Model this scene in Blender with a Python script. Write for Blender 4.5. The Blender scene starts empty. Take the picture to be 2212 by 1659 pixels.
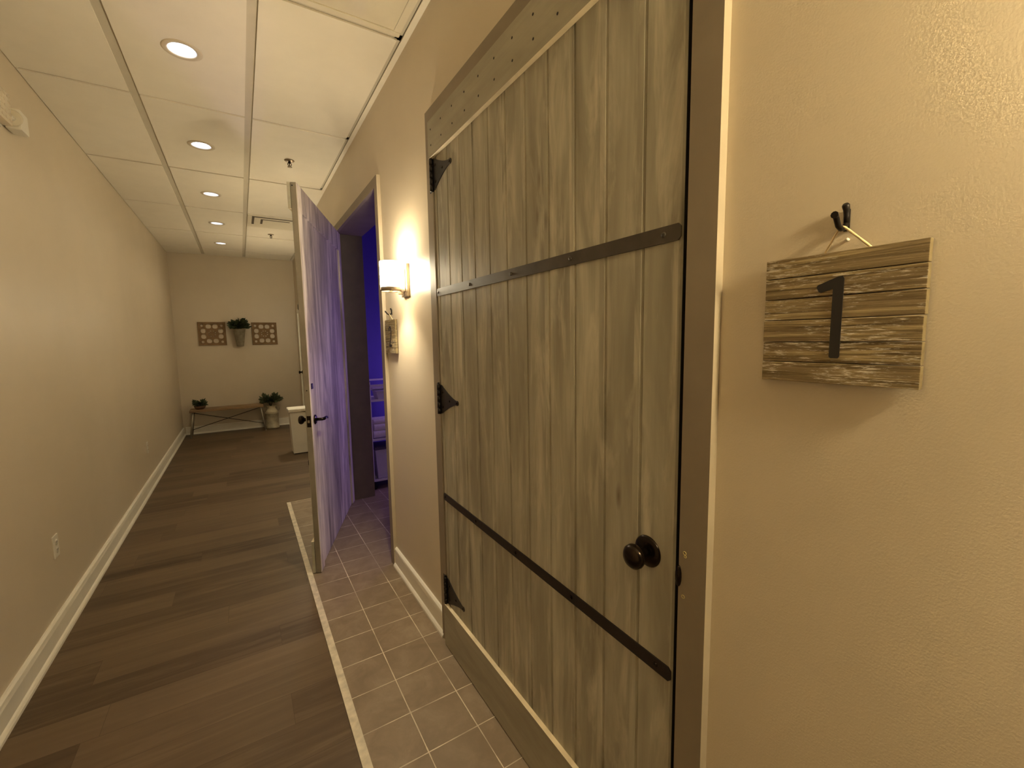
import bpy, bmesh, math, random
from mathutils import Vector, Matrix
random.seed(7)
S = bpy.context.scene
COL = S.collection
PI = math.pi

SHADE1, SHADE2, BULB, MOOD, AMB, EXPO, DOWN, SPOT = 52., 242., 5.8, 22., .02, .2, 4.4, 52.
#PARAMS
# ------------------------------------------------------------------ node helpers
class NT:
    def __init__(self, name):
        self.m = bpy.data.materials.new(name); self.m.use_nodes = True
        self.t = self.m.node_tree; self.t.nodes.clear()
        self.out = self.t.nodes.new('ShaderNodeOutputMaterial')
        self.b = self.t.nodes.new('ShaderNodeBsdfPrincipled')
        self.t.links.new(self.b.outputs[0], self.out.inputs[0])
        self.tc = self.t.nodes.new('ShaderNodeTexCoord')
        self.co = self.tc.outputs['Object']
    def n(self, typ, **kw):
        x = self.t.nodes.new(typ)
        for k, v in kw.items(): setattr(x, k, v)
        return x
    def put(self, sock, v):
        if hasattr(v, 'is_output'): self.t.links.new(v, sock)
        elif isinstance(v, (tuple, list)) and len(v) == 3 and sock.type == 'RGBA': sock.default_value = (*v, 1)
        else: sock.default_value = v
    def math(self, op, a, b=0.0, c=0.0):
        x = self.n('ShaderNodeMath', operation=op)
        self.put(x.inputs[0], a); self.put(x.inputs[1], b); self.put(x.inputs[2], c)
        return x.outputs[0]
    def sep(self, v=None):
        x = self.n('ShaderNodeSeparateXYZ'); self.put(x.inputs[0], v if v is not None else self.co)
        return x.outputs
    def comb(self, x, y, z):
        c = self.n('ShaderNodeCombineXYZ')
        for i, v in enumerate((x, y, z)): self.put(c.inputs[i], v)
        return c.outputs[0]
    def map(self, scale=(1, 1, 1), loc=(0, 0, 0), v=None):
        x = self.n('ShaderNodeMapping'); self.put(x.inputs[0], v if v is not None else self.co)
        x.inputs['Scale'].default_value = scale; x.inputs['Location'].default_value = loc
        return x.outputs[0]
    def noise(self, v=None, scale=5., detail=4., rough=.55, dist=0.):
        x = self.n('ShaderNodeTexNoise'); self.put(x.inputs['Vector'], v if v is not None else self.co)
        x.inputs['Scale'].default_value = scale; x.inputs['Detail'].default_value = detail
        x.inputs['Roughness'].default_value = rough; x.inputs['Distortion'].default_value = dist
        return x.outputs[0]
    def white(self, v):
        x = self.n('ShaderNodeTexWhiteNoise', noise_dimensions='3D'); self.put(x.inputs['Vector'], v)
        return x.outputs['Value']
    def ramp(self, fac, stops):
        x = self.n('ShaderNodeValToRGB'); self.put(x.inputs[0], fac)
        e = x.color_ramp.elements
        while len(e) < len(stops): e.new(.5)
        for i, (p, c) in enumerate(stops):
            e[i].position = p; e[i].color = (*c, 1) if len(c) == 3 else c
        return x.outputs[0]
    def lin(self, fac, a, b, lo=0., hi=1.):
        x = self.n('ShaderNodeMapRange'); self.put(x.inputs[0], fac)
        x.inputs[1].default_value = a; x.inputs[2].default_value = b
        x.inputs[3].default_value = lo; x.inputs[4].default_value = hi
        return x.outputs[0]
    def mix(self, fac, a, b, blend='MIX'):
        x = self.n('ShaderNodeMix', data_type='RGBA', blend_type=blend)
        self.put(x.inputs[0], fac); self.put(x.inputs[6], a); self.put(x.inputs[7], b)
        return x.outputs[2]
    def bump(self, hgt, strength=.3, dist=.01):
        x = self.n('ShaderNodeBump'); x.inputs['Strength'].default_value = strength
        x.inputs['Distance'].default_value = dist; self.put(x.inputs['Height'], hgt)
        self.t.links.new(x.outputs[0], self.b.inputs['Normal'])
    def col(self, c): self.put(self.b.inputs['Base Color'], c)
    def set(self, rough=.5, metal=0., spec=.5, **kw):
        self.b.inputs['Roughness'].default_value = rough; self.b.inputs['Metallic'].default_value = metal
        self.b.inputs['Specular IOR Level'].default_value = spec
        for k, v in kw.items(): self.put(self.b.inputs[k], v)
        return self.m

def plain(name, c, rough=.5, metal=0., spec=.5, var=.12, scale=9., bump=0., bscale=60.):
    k = NT(name)
    f = k.noise(scale=scale)
    lo = tuple(max(0, x * (1 - var)) for x in c); hi = tuple(min(1, x * (1 + var)) for x in c)
    k.col(k.ramp(f, [(.3, lo), (.7, hi)]))
    if bump: k.bump(k.noise(scale=bscale, detail=3), bump, .004)
    return k.set(rough, metal, spec)

def glow(name, c, strength, base=(.8, .8, .8)):
    k = NT(name); k.col(base)
    return k.set(.4, **{'Emission Color': c, 'Emission Strength': strength})

WALLC = (.64, .555, .425)
M = {}
M['wall'] = plain('wall_paint', WALLC, .42, spec=.5, var=.025, scale=2.5, bump=.12, bscale=260)
M['ceil_tile'] = plain('ceiling_tile', (.86, .81, .70), .9, spec=.1, var=.02, scale=6, bump=.06, bscale=180)
M['ceil_grid'] = plain('ceiling_grid', (.60, .55, .45), .7, spec=.2, var=.02)
M['white_trim'] = plain('white_trim_paint', (.82, .78, .68), .42, var=.03)
M['white_plastic'] = plain('white_plastic', (.78, .74, .64), .4, var=.02)
M['black_iron'] = plain('black_iron', (.018, .014, .012), .42, metal=.6, var=.3, scale=40)
M['bronze'] = plain('oil_rubbed_bronze', (.026, .018, .013), .24, metal=.85, var=.3, scale=40)
M['strap'] = plain('painted_steel_strap', (.075, .062, .048), .42, metal=.5, var=.2, scale=14)
M['strap_dark'] = plain('dark_steel_strap', (.022, .016, .014), .5, metal=.4, var=.25, scale=14)
def mat_casing():
    k = NT('casing_brown_paint')
    c = k.ramp(k.noise(scale=5), [(.3, (.225, .182, .13)), (.7, (.27, .22, .16))])
    chip = k.lin(k.noise(k.map((1, 1, .6)), 16., 6, .7, .4), .69, .72, 0., .8)
    k.col(k.mix(chip, c, (.55, .48, .36)))
    return k.set(.5, 0, .4)
M['casing'] = mat_casing()
M['casing_edge'] = plain('casing_edge_tan', (.47, .40, .29), .5, var=.08, scale=8)  # outer sides tan, paler than the casing face
M['jamb'] = plain('jamb_brown_paint', (.19, .15, .11), .55, var=.12, scale=6)
M['jamb_edge'] = plain('door_edge_paint', (.19, .16, .115), .55, var=.12, scale=9)
M['void'] = plain('gap_shade_and_dark_parts', (.01, .008, .007), .9)  # paints gap shade on the closed door; also slots and holes
M['twine'] = plain('jute_twine', (.72, .57, .32), .8, var=.2, scale=90)
M['purple_lit_wall'] = plain('room_wall_purple_light', (.11, .085, .42), .6, var=.03)  # purple of the room's lighting put into the wall colour
M['cart'] = plain('cart_white_enamel', (.78, .76, .74), .35, var=.03)
M['towel'] = plain('white_terry', (.80, .77, .74), .95, spec=.1, var=.08, scale=40, bump=.6, bscale=220)
M['basket'] = plain('translucent_white_bin', (.66, .65, .66), .4, var=.05)
M['galv'] = plain('galvanised_metal', (.36, .33, .25), .5, metal=.45, var=.22, scale=18)
M['milkcan'] = plain('milk_can_paint', (.42, .37, .26), .5, metal=.2, var=.25, scale=12)
M['milkcan_top'] = plain('milk_can_cream_shoulder', (.66, .58, .40), .5, var=.1, scale=12)
M['leaf'] = plain('artificial_leaf', (.035, .05, .02), .55, var=.45, scale=30)
M['leaf2'] = plain('sage_leaf', (.075, .095, .045), .6, var=.4, scale=30)
M['pot'] = plain('brown_bowl', (.12, .06, .03), .6, var=.2)
M['rustic'] = plain('carved_brown_wood', (.22, .135, .06), .7, var=.2, scale=20)
M['bench_leg'] = plain('bench_grey_metal', (.32, .29, .23), .4, metal=.5, var=.1)
M['chrome'] = plain('brushed_nickel', (.30, .235, .165), .36, metal=.7, var=.06)
M['vent'] = plain('vent_white', (.74, .68, .54), .5, var=.03)
M['vent_dark'] = plain('vent_slot_dark', (.09, .065, .035), .8, var=.1)
M['lens'] = plain('acrylic_lens', (.76, .70, .56), .12, var=.03, spec=.8, bump=.15, bscale=25)
M['number'] = plain('black_number_paint', (.012, .009, .008), .55, var=.2)
M['shade'] = glow('frosted_glass_shade_lit', (1., .86, .60), SHADE1, (.9, .85, .7))
M['shade2'] = glow('frosted_glass_shade_amber', (1., .80, .46), SHADE2, (.9, .85, .7))
M['bulb'] = glow('lit_bulb', (1., .74, .42), 60.0)
M['can_lamp'] = glow('downlight_lamp', (.93, .97, 1.), 5.0)
M['can_ring'] = plain('downlight_trim_ring', (.66, .58, .45), .5, var=.03)
M['can_cup'] = plain('downlight_reflector', (.80, .82, .88), .25, metal=.2, var=.02)

def mat_door():
    k = NT('weathered_grey_planks')
    x, y, z = k.sep()
    pid = k.math('FLOOR', k.math('DIVIDE', k.math('ADD', x, .012), .1178))
    rnd = k.white(k.comb(pid, 3.1, 0.))
    shifted = k.comb(k.math('ADD', x, k.math('MULTIPLY', rnd, 7.)), y, k.math('ADD', z, k.math('MULTIPLY', rnd, 5.)))
    fine = k.noise(k.map((46, 20, 2.2), v=shifted), 1., 6, .62, .5)
    broad = k.noise(k.map((9, 6, 1.5), v=shifted), 1., 4, .55, .8)
    wash = k.noise(k.map((15, 8, 2.6), (3, 1, 2), v=shifted), 1., 5, .62, .5)
    base = k.ramp(broad, [(.30, (.25, .23, .175)), (.5, (.385, .36, .28)), (.68, (.53, .505, .405))])
    c = k.mix(k.lin(fine, .35, .7, 0, .45), base, (.26, .23, .175))
    c = k.mix(k.lin(wash, .50, .68, 0, .7), c, (.68, .63, .51))
    c = k.mix(k.lin(rnd, 0, 1, 0, .28), c, (.28, .255, .205))
    vor = k.n('ShaderNodeTexVoronoi'); k.put(vor.inputs['Vector'], k.map((8, 8, 2.2), v=shifted)); vor.inputs['Scale'].default_value = 1.
    c = k.mix(k.lin(vor.outputs['Distance'], .0, .09, .8, 0.), c, (.12, .09, .06))
    k.col(c)
    k.bump(k.math('ADD', fine, k.math('MULTIPLY', wash, .5)), .22, .003)
    return k.set(.55, 0, .35)
M['door'] = mat_door()

def mat_board():
    k = NT('grey_board_wood')
    f = k.noise(k.map((2.5, 14, 40)), 1., 6, .6, .6)
    b = k.noise(k.map((3, 3, 8)), 1., 4, .5, .7)
    c = k.ramp(b, [(.3, (.30, .275, .21)), (.7, (.43, .40, .315))])
    k.col(k.mix(k.lin(f, .4, .7, 0, .4), c, (.27, .235, .175)))
    k.bump(f, .15, .002)
    return k.set(.55, 0, .35)
M['board'] = mat_board()

M['board_edge'] = plain('lit_raw_board_edge', (.74, .63, .43), .6, var=.14, scale=14)  # raw wood edges, with the light they catch put into the colour
def mat_door_in():
    k = NT('streaky_whitewashed_planks')
    a = k.noise(k.map((8, 10, 1.0)), 1., 6, .66, 1.)
    b = k.noise(k.map((5, 6, .9), (2, 0, 1)), 1., 4, .6, .8)
    c = k.ramp(a, [(.36, (.27, .235, .215)), (.5, (.62, .55, .48)), (.62, (.86, .79, .69))])
    k.col(k.mix(k.lin(b, .45, .6, 0, .6), c, (.30, .255, .225)))
    k.bump(a, .15, .002)
    return k.set(.55, 0, .3)
M['door_in'] = mat_door_in()

def mat_sign():
    k = NT('weathered_sign_boards')
    x, y, z = k.sep()
    pid = k.math('FLOOR', k.math('DIVIDE', z, .0343))
    rnd = k.white(k.comb(pid, 1.7, 0.))
    v = k.comb(k.math('ADD', x, k.math('MULTIPLY', rnd, 3.)), k.math('ADD', y, k.math('MULTIPLY', rnd, 9.)), z)
    g = k.noise(k.map((6, 5, 190), v=v), 1., 6, .7, .5)
    g2 = k.noise(k.map((3, 4, 42), (1, 4, 2), v=v), 1., 4, .6, .6)
    w = k.noise(k.map((40, 45, 420), (5, 1, 2), v=v), 1., 5, .7, .3)
    w = k.math('ADD', w, k.lin(k.noise(k.map((9, 9, 26), (2, 7, 3), v=v), 1., 3), .35, .65, -.12, .05))
    c = k.ramp(g, [(.36, (.065, .042, .02)), (.48, (.20, .148, .075)), (.58, (.38, .295, .155)), (.7, (.56, .46, .27))])
    c = k.mix(k.lin(g2, .44, .56, 0, .72), c, (.17, .12, .065))
    c = k.mix(k.lin(w, .53, .63, 0, .9), c, (.74, .68, .58))
    c = k.mix(k.lin(rnd, 0, 1, 0, .22), c, (.42, .33, .18))
    k.col(c); k.bump(g, .5, .003)
    return k.set(.75, 0, .2)
M['sign'] = mat_sign()
M['sign_edge'] = plain('sign_cut_edge', (.15, .112, .05), .8, var=.2, scale=60)

def mat_floor():
    k = NT('dark_vinyl_planks')
    x, y, z = k.sep()
    W, L = .182, 1.22
    row = k.math('FLOOR', k.math('DIVIDE', y, W))
    off = k.math('MULTIPLY', k.white(k.comb(row, 0., 5.)), L)
    xs = k.math('DIVIDE', k.math('ADD', x, off), L)
    cid = k.math('FLOOR', xs)
    rnd = k.white(k.comb(row, cid, 2.))
    v = k.comb(k.math('ADD', x, k.math('MULTIPLY', rnd, 11.)), k.math('ADD', y, k.math('MULTIPLY', rnd, 3.)), z)
    g = k.noise(k.map((1.6, 20, 1), v=v), 1., 6, .6, .9)
    b = k.noise(k.map((1.2, 6, 1), (4, 2, 0), v=v), 1., 4, .55, 1.2)
    c = k.ramp(g, [(.3, (.046, .028, .015)), (.52, (.09, .059, .032)), (.72, (.155, .107, .062))])
    c = k.mix(k.lin(b, .4, .7, 0, .5), c, (.06, .038, .021))
    c = k.mix(k.lin(rnd, 0, 1, 0, .65), c, (.175, .122, .072))
    fy = k.math('ABSOLUTE', k.math('SUBTRACT', k.math('FRACT', k.math('DIVIDE', y, W)), .5))
    fx = k.math('ABSOLUTE', k.math('SUBTRACT', k.math('FRACT', xs), .5))
    seam = k.math('MAXIMUM', k.lin(fy, .488, .5, 0, 1), k.lin(fx, .4985, .5, 0, 1))
    c = k.mix(k.math('MULTIPLY', seam, .5), c, (.03, .02, .012))
    k.col(c); k.bump(k.math('SUBTRACT', k.math('MULTIPLY', g, .3), seam), .12, .002)
    return k.set(.45, 0, .25)
M['floor'] = mat_floor()

def mat_tile():
    k = NT('brown_slate_tile')
    x, y, z = k.sep()
    P = .2045
    u = k.math('DIVIDE', k.math('SUBTRACT', x, .488), P); v = k.math('DIVIDE', k.math('SUBTRACT', y, 1.824), P)
    rnd = k.white(k.comb(k.math('FLOOR', u), k.math('FLOOR', v), 1.))
    n1 = k.noise(scale=7, detail=6, rough=.62, dist=.6); n2 = k.noise(scale=26, detail=5, rough=.7)
    c = k.ramp(n1, [(.3, (.185, .133, .084)), (.5, (.245, .183, .12)), (.72, (.315, .245, .17))])
    c = k.mix(k.lin(n2, .45, .75, 0, .5), c, (.20, .145, .095))
    c = k.mix(k.lin(rnd, 0, 1, 0, .4), c, (.19, .14, .09))
    wob = k.math('MULTIPLY', k.math('SUBTRACT', k.noise(scale=20, detail=3), .5), .02)
    fu = k.math('ABSOLUTE', k.math('SUBTRACT', k.math('FRACT', k.math('ADD', u, .5)), .5))
    fv = k.math('ABSOLUTE', k.math('SUBTRACT', k.math('FRACT', k.math('ADD', v, .5)), .5))
    d = k.math('ADD', k.math('MINIMUM', fu, fv), wob)
    g = k.lin(d, .005, .013, 1, 0)
    wear = k.lin(k.noise(scale=5, detail=3), .38, .58, .25, 1.)
    k.col(k.mix(k.math('MULTIPLY', g, wear), c, (.72, .62, .47)))
    k.bump(k.math('SUBTRACT', k.math('MULTIPLY', n2, .4), g), .25, .003)
    return k.set(.5, 0, .35)
M['tile'] = mat_tile()

def mat_bench():
    k = NT('bench_plank_wood')
    g = k.noise(k.map((2, 30, 30)), 1., 5, .6, .6)
    k.col(k.ramp(g, [(.3, (.16, .095, .045)), (.55, (.30, .19, .09)), (.75, (.40, .27, .14))]))
    return k.set(.5)
M['bench'] = mat_bench()

# ------------------------------------------------------------------ mesh helpers
class MB:
    def __init__(self): self.bm = bmesh.new(); self.smooth = []
    def _fin(self, verts, m, smooth=False):
        fs = {f for v in verts for f in v.link_faces}
        for f in fs:
            f.material_index = m; f.smooth = smooth
        return verts
    def box(self, x0, x1, y0, y1, z0, z1, m=0, bev=0., mat=None):
        r = bmesh.ops.create_cube(self.bm, size=1)
        vs = r['verts']
        for v in vs:
            v.co = Vector((x0 + (v.co.x + .5) * (x1 - x0), y0 + (v.co.y + .5) * (y1 - y0), z0 + (v.co.z + .5) * (z1 - z0)))
        if bev:
            es = list({e for v in vs for e in v.link_edges})
            q = bmesh.ops.bevel(self.bm, geom=es, offset=bev, segments=2, affect='EDGES', profile=.6)
            vs = list({v for f in q['faces'] for v in f.verts} | {v for v in vs if v.is_valid})
            fs = {f for v in vs for f in v.link_faces}; vs = list({v for f in fs for v in f.verts})
        if mat is not None:
            for v in vs: v.co = mat @ v.co
        return self._fin(vs, m)
    def lathe(self, prof, c=(0, 0, 0), axis='Z', seg=24, m=0, mat=None, smooth=True, caps=True):
        """prof: (radius, height) pairs"""
        rings = []
        for r, hh in prof:
            ring = []
            for i in range(seg):
                a = 2 * PI * i / seg
                p = Vector((r * math.cos(a), r * math.sin(a), hh))
                if axis == 'X': p = Vector((p.z, p.x, p.y))
                elif axis == 'Y': p = Vector((p.y, p.z, p.x))
                p += Vector(c)
                if mat is not None: p = mat @ p
                ring.append(self.bm.verts.new(p))
            rings.append(ring)
        for a, b in zip(rings, rings[1:]):
            for i in range(seg):
                f = self.bm.faces.new((a[i], a[(i + 1) % seg], b[(i + 1) % seg], b[i])); f.material_index = m; f.smooth = smooth
        for ring, rev in ((rings[0], True), (rings[-1], False)):
            if caps and (Vector(ring[0].co) - Vector(ring[seg // 2].co)).length > 2e-4:
                f = self.bm.faces.new(list(reversed(ring)) if rev else ring); f.material_index = m
        return self
    def tube(self, pts, r, seg=8, m=0, caps=True):
        pts = [Vector(p) for p in pts]; rs = r if isinstance(r, (list, tuple)) else [r] * len(pts)
        rings = []; up = None
        for i, p in enumerate(pts):
            d = (pts[min(i + 1, len(pts) - 1)] - pts[max(i - 1, 0)]).normalized()
            if up is None:
                up = Vector((0, 0, 1)) if abs(d.z) < .9 else Vector((1, 0, 0))
            s = d.cross(up).normalized(); up = s.cross(d).normalized()
            rings.append([self.bm.verts.new(p + (s * math.cos(2 * PI * k / seg) + up * math.sin(2 * PI * k / seg)) * rs[i]) for k in range(seg)])
        for a, b in zip(rings, rings[1:]):
            for i in range(seg):
                f = self.bm.faces.new((a[i], a[(i + 1) % seg], b[(i + 1) % seg], b[i])); f.material_index = m; f.smooth = True
        if caps:
            for q in (list(reversed(rings[0])), rings[-1]):
                f = self.bm.faces.new(q); f.material_index = m
        return self
    def prism(self, poly, a, b, fn, m=0, mside=None):
        """poly: 2-D outline; fn(u, v, w) -> 3-D point; w runs a..b"""
        A = [self.bm.verts.new(fn(u, v, a)) for u, v in poly]; B = [self.bm.verts.new(fn(u, v, b)) for u, v in poly]
        n = len(poly)
        for f in (self.bm.faces.new(list(reversed(A))), self.bm.faces.new(B)): f.material_index = m
        for i in range(n):
            f = self.bm.faces.new((A[i], A[(i + 1) % n], B[(i + 1) % n], B[i])); f.material_index = m if mside is None else mside
        return self
    def build(self, name, mats, parent=None, loc=(0, 0, 0), rotz=0.):
        bmesh.ops.recalc_face_normals(self.bm, faces=self.bm.faces[:])
        me = bpy.data.meshes.new(name); self.bm.to_mesh(me); self.bm.free()
        if not isinstance(mats, (list, tuple)): mats = [mats]
        for q in mats: me.materials.append(q)
        o = bpy.data.objects.new(name, me); COL.objects.link(o)
        o.location = loc; o.rotation_euler = (0, 0, rotz)
        if parent is not None: o.parent = parent
        return o

def tag(o, label, cat, group=None, kind=None):
    o['label'] = label; o['category'] = cat
    if group: o['group'] = group
    if kind: o['kind'] = kind
    return o
def empty(name, loc, label, cat, group=None, kind=None, rotz=0.):
    o = bpy.data.objects.new(name, None); COL.objects.link(o)
    o.location = loc; o.rotation_euler = (0, 0, rotz); o.empty_display_size = .05
    return tag(o, label, cat, group, kind)
def struct(o, label, cat): return tag(o, label, cat, kind='structure')
def copy_tree(o, loc, label, rotz=None):
    c = o.copy(); COL.objects.link(c); c.location = loc; c['label'] = label
    if rotz is not None: c.rotation_euler = (0, 0, rotz)
    for ch in list(o.children):
        d = ch.copy(); COL.objects.link(d); d.parent = c
        for g in list(ch.children):
            e = g.copy(); COL.objects.link(e); e.parent = d
    return c

# ------------------------------------------------------------------ dimensions (metres; hall runs along +Y)
CAMZ = 1.53
WX, WB = .804, 1.01           # hall face and room face of the right wall
FX = .903                      # right wall past the treatment rooms
LX = -.915                    # left wall
CZ = 3.006
YE, YB = 8.98, -1.3           # end wall, open end of the hall behind the camera
D1A, D1B = .5767, 1.908       # closed door opening
D2A, D2B = 2.875, 4.245       # open door opening
DTOP = 2.495
JOG = 5.42

# ------------------------------------------------------------------ room shell
b = MB(); b.box(LX - .12, .268, YB - .12, YE + .12, -.05, 0); b.box(.268, 3.7, 4.53, YE + .12, -.05, 0)
struct(b.build('floor', M['floor']), 'dark brown wood plank floor running across the hallway', 'floor')
b = MB(); b.box(.268, 3.7, YB - .12, 4.53, -.05, .001)
struct(b.build('floor_tile', M['tile']), 'brown slate square tile floor along the row of doors', 'floor')
b = MB(); b.box(.265, .298, YB, 4.535, .001, .005, bev=.0015)
struct(b.build('trim_1', plain('worn_transition_strip', (.60, .53, .41), .5, var=.22, scale=25)), 'worn whitish transition strip between the wood floor and the tile', 'trim')
b = MB(); b.box(.300, .80, 4.528, 4.536, .001, .004)
struct(b.build('trim_2', plain('thin_transition_strip', (.55, .47, .34), .5)), 'thin pale strip across the far end of the tile', 'trim')

b = MB()
b.box(WX, WB, YB, D1A, 0, CZ + .2); b.box(WX, WB, D1B, D2A, 0, CZ + .2); b.box(WX, WB, D2B, JOG, 0, CZ + .2)
b.box(WX, WB, D1A, D1B, DTOP, CZ + .2); b.box(WX, WB, D2A, D2B, DTOP, CZ + .2)
b.box(WX, FX, JOG - .1, JOG, 0, CZ + .2)
b.box(FX, FX + .1, JOG - .1, YE + .1, 0, CZ + .2)
struct(b.build('wall_right', M['wall']), 'taupe right wall holding the two rustic plank doors', 'wall')
b = MB(); b.box(LX - .1, LX, YB, YE + .1, 0, CZ + .2)
struct(b.build('wall_left', M['wall']), 'long plain taupe left wall of the hallway', 'wall')
b = MB(); b.box(LX, FX, YE, YE + .1, 0, CZ + .2)
struct(b.build('wall_end', M['wall']), 'taupe wall at the far end of the hallway', 'wall')

# ceiling: T-bar grid with drop-edge tiles
GX = [LX, -.428, .146, WX]
P = 1.2375; GY = [2.225 + P * i for i in range(-2, 6)]
LIGHTX = -.148; LIGHTY = [2.852, 4.098, 5.35, 6.59, 7.86]
b = MB(); b.box(LX - .1, FX + .1, YB - .1, YE + .1, CZ + .08, CZ + .12, 1)
for gx in GX: b.box(gx - .03, gx + .03, YB, YE, CZ, CZ + .03, 1)
b.box(WX - .06, FX, YB, YE, CZ, CZ + .03, 1)
for gy in GY:
    for i in range(3): b.box(GX[i] + .03, GX[i + 1] - .03, gy - .02, gy + .02, CZ, CZ + .03, 1)
def tile_holed(mb, x0, x1, y0, y1, z0, z1, cx, cy, r):
    n = 48; outs, inn, top = [], [], []
    for i in range(n):
        a = 2 * PI * i / n; dx, dy = math.cos(a), math.sin(a)
        tx = ((x1 if dx > 0 else x0) - cx) / dx if abs(dx) > 1e-6 else 1e9
        ty = ((y1 if dy > 0 else y0) - cy) / dy if abs(dy) > 1e-6 else 1e9
        t = min(tx, ty)
        outs.append(mb.bm.verts.new((cx + dx * t, cy + dy * t, z0)))
        inn.append(mb.bm.verts.new((cx + dx * r, cy + dy * r, z0)))
        top.append(mb.bm.verts.new((cx + dx * r, cy + dy * r, z1)))
    cs = [(x1, y1), (x0, y1), (x0, y0), (x1, y0)]
    for i in range(n):
        j = (i + 1) % n
        a0, a1 = outs[i].co, outs[j].co
        poly = [outs[i], inn[i], inn[j], outs[j]]
        if abs(a0.x - a1.x) > 1e-5 and abs(a0.y - a1.y) > 1e-5:
            c = min(cs, key=lambda p: (p[0] - a0.x) ** 2 + (p[1] - a0.y) ** 2)
            poly.append(mb.bm.verts.new((c[0], c[1], z0)))
        mb.bm.faces.new(poly)
        mb.bm.faces.new((inn[i], top[i], top[j], inn[j]))
    for (p0, p1) in zip(cs, cs[1:] + cs[:1]):
        mb.bm.faces.new([mb.bm.verts.new(q) for q in ((*p0, z0), (*p1, z0), (*p1, z1), (*p0, z1))])
TD = .009
FIX = (GX[2], GX[3] - .035, GY[1], GY[2])
for i in range(3):
    for j, (ya, yb) in enumerate(zip([YB] + GY, GY + [YE])):
        x0 = GX[i] + (.022 if i else .004); x1 = GX[i + 1] - (.022 if i < 2 else .048)
        y0, y1 = ya + .012, yb - .012
        if i == 2 and abs(ya - GY[1]) < 1e-6: continue
        ly = [l for l in LIGHTY if i == 1 and y0 < l < y1]
        if i == 2 and yb > JOG: x1 = FX - .048
        if ly: tile_holed(b, x0, x1, y0, y1, CZ - TD, CZ, LIGHTX, ly[0], .066)
        else: b.box(x0, x1, y0, y1, CZ - TD, CZ - .0005, 0)
b.box(WX - .028, WX, YB, JOG, CZ - .008, CZ - .0005, 2); b.box(FX - .028, FX, JOG, YE, CZ - .008, CZ - .0005, 2)
b.box(LX, LX + .012, YB, YE, CZ - .003, CZ - .0005, 2); b.box(LX, FX, YE - .02, YE, CZ - .003, CZ - .0005, 2)
struct(b.build('ceiling', [M['ceil_tile'], M['ceil_grid'], M['ceil_tile']]), 'suspended ceiling of large cream tiles in a metal grid', 'ceiling')

# baseboards: profile (depth, height) with shoe and rounded cap
BP = [(0, 0), (.030, 0), (.029, .012), (.023, .021), (.0165, .026), (.0165, .098), (.013, .108), (.017, .114), (.015, .124), (.007, .132), (0, .133)]
def baseboard(name, pts, x, sx, label):
    mb = MB()
    for (ya, yb) in pts: mb.prism(BP, ya, yb, lambda u, v, w: Vector((x + sx * u, w, v)))
    struct(mb.build(name, M['white_trim']), label, 'baseboard')
baseboard('baseboard_left', [(YB, YE)], LX, 1, 'white baseboard along the left wall')
baseboard('baseboard_right', [(YB, D1A - .066), (D1B + .056, D2A - .066)], WX, -1, 'white baseboard between the two plank doors')
mb = MB(); mb.prism(BP, LX + .031, FX - .031, lambda u, v, w: Vector((w, YE - u, v)))
struct(mb.build('baseboard_end', M['white_trim']), 'white baseboard under the bench on the end wall', 'baseboard')

# door casings
CF = .7817
def casing(name, ya, yb, label):
    """side casings, head casing and jambs round an opening"""
    root = bpy.data.objects.new(name, None); COL.objects.link(root); root.location = (WX, (ya + yb) / 2, 0)
    struct(root, label, 'trim')
    L = Vector(root.location); w = .066; zt = 2.552
    def bx(mb, x0, x1, y0, y1, z0, z1, m=0): mb.box(x0 - L.x, x1 - L.x, y0 - L.y, y1 - L.y, z0, z1, m)
    def recolor(o):
        for p in o.data.polygons:
            if abs(p.normal.x) < .5: p.material_index = 1
    for k, (y0, y1) in enumerate(((ya - w, ya), (yb, yb + w))):
        mb = MB(); bx(mb, CF, WX, y0, y1, .001, zt)
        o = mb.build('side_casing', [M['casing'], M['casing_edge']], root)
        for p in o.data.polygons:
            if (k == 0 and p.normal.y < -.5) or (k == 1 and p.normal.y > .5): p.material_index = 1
    mb = MB(); bx(mb, CF, WX, ya, yb, DTOP - .006, zt)
    mb.build('head_casing', [M['casing']], root)
    for y0, y1 in ((ya, ya + .0035), (yb - .0035, yb)):
        mb = MB(); bx(mb, WX, WB + .012, y0, y1, .001, DTOP)
        mb.build('side_jamb', M['jamb'], root)
    mb = MB(); bx(mb, WX, WB + .012, ya, yb, DTOP - .004, DTOP)
    mb.build('head_jamb', M['jamb'], root)
    return root
c1 = casing('trim_3', D1A, D1B, 'brown painted casing round the closed plank door')
c2 = casing('trim_4', D2A, D2B, 'brown painted casing round the open plank door')
# strike and screw marks on the near casing of the closed door
mb = MB(); mb.lathe([(.0, -.004), (.012, -.004), (.013, .0), (.010, .004), (0, .005)], axis='X', seg=16)
o = mb.build('strike_plate', M['bronze'], c1, loc=(CF - WX - .001, D1A - .0015 - (D1A + D1B) / 2, 1.005)); o.scale = (1, .55, 1.9)
o['label'] = 'dark bronze strike plate'
mb = MB()
for yy, zz, r in ((.562, 1.062, .0036), (.5635, .962, .0036), (.5605, 1.055, .0026)):
    ring = [(r * math.cos(a * PI / 6), r * math.sin(a * PI / 6)) for a in range(13)]
    mb.tube([(CF - WX - .0006, yy - (D1A + D1B) / 2 + u, zz + v) for u, v in ring], .0008, seg=6)
o = mb.build('screw_mark', plain('bare_wood_screw_mark', (.55, .45, .18), .7), c1); o['label'] = 'pale rings left by old screw holes'

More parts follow.
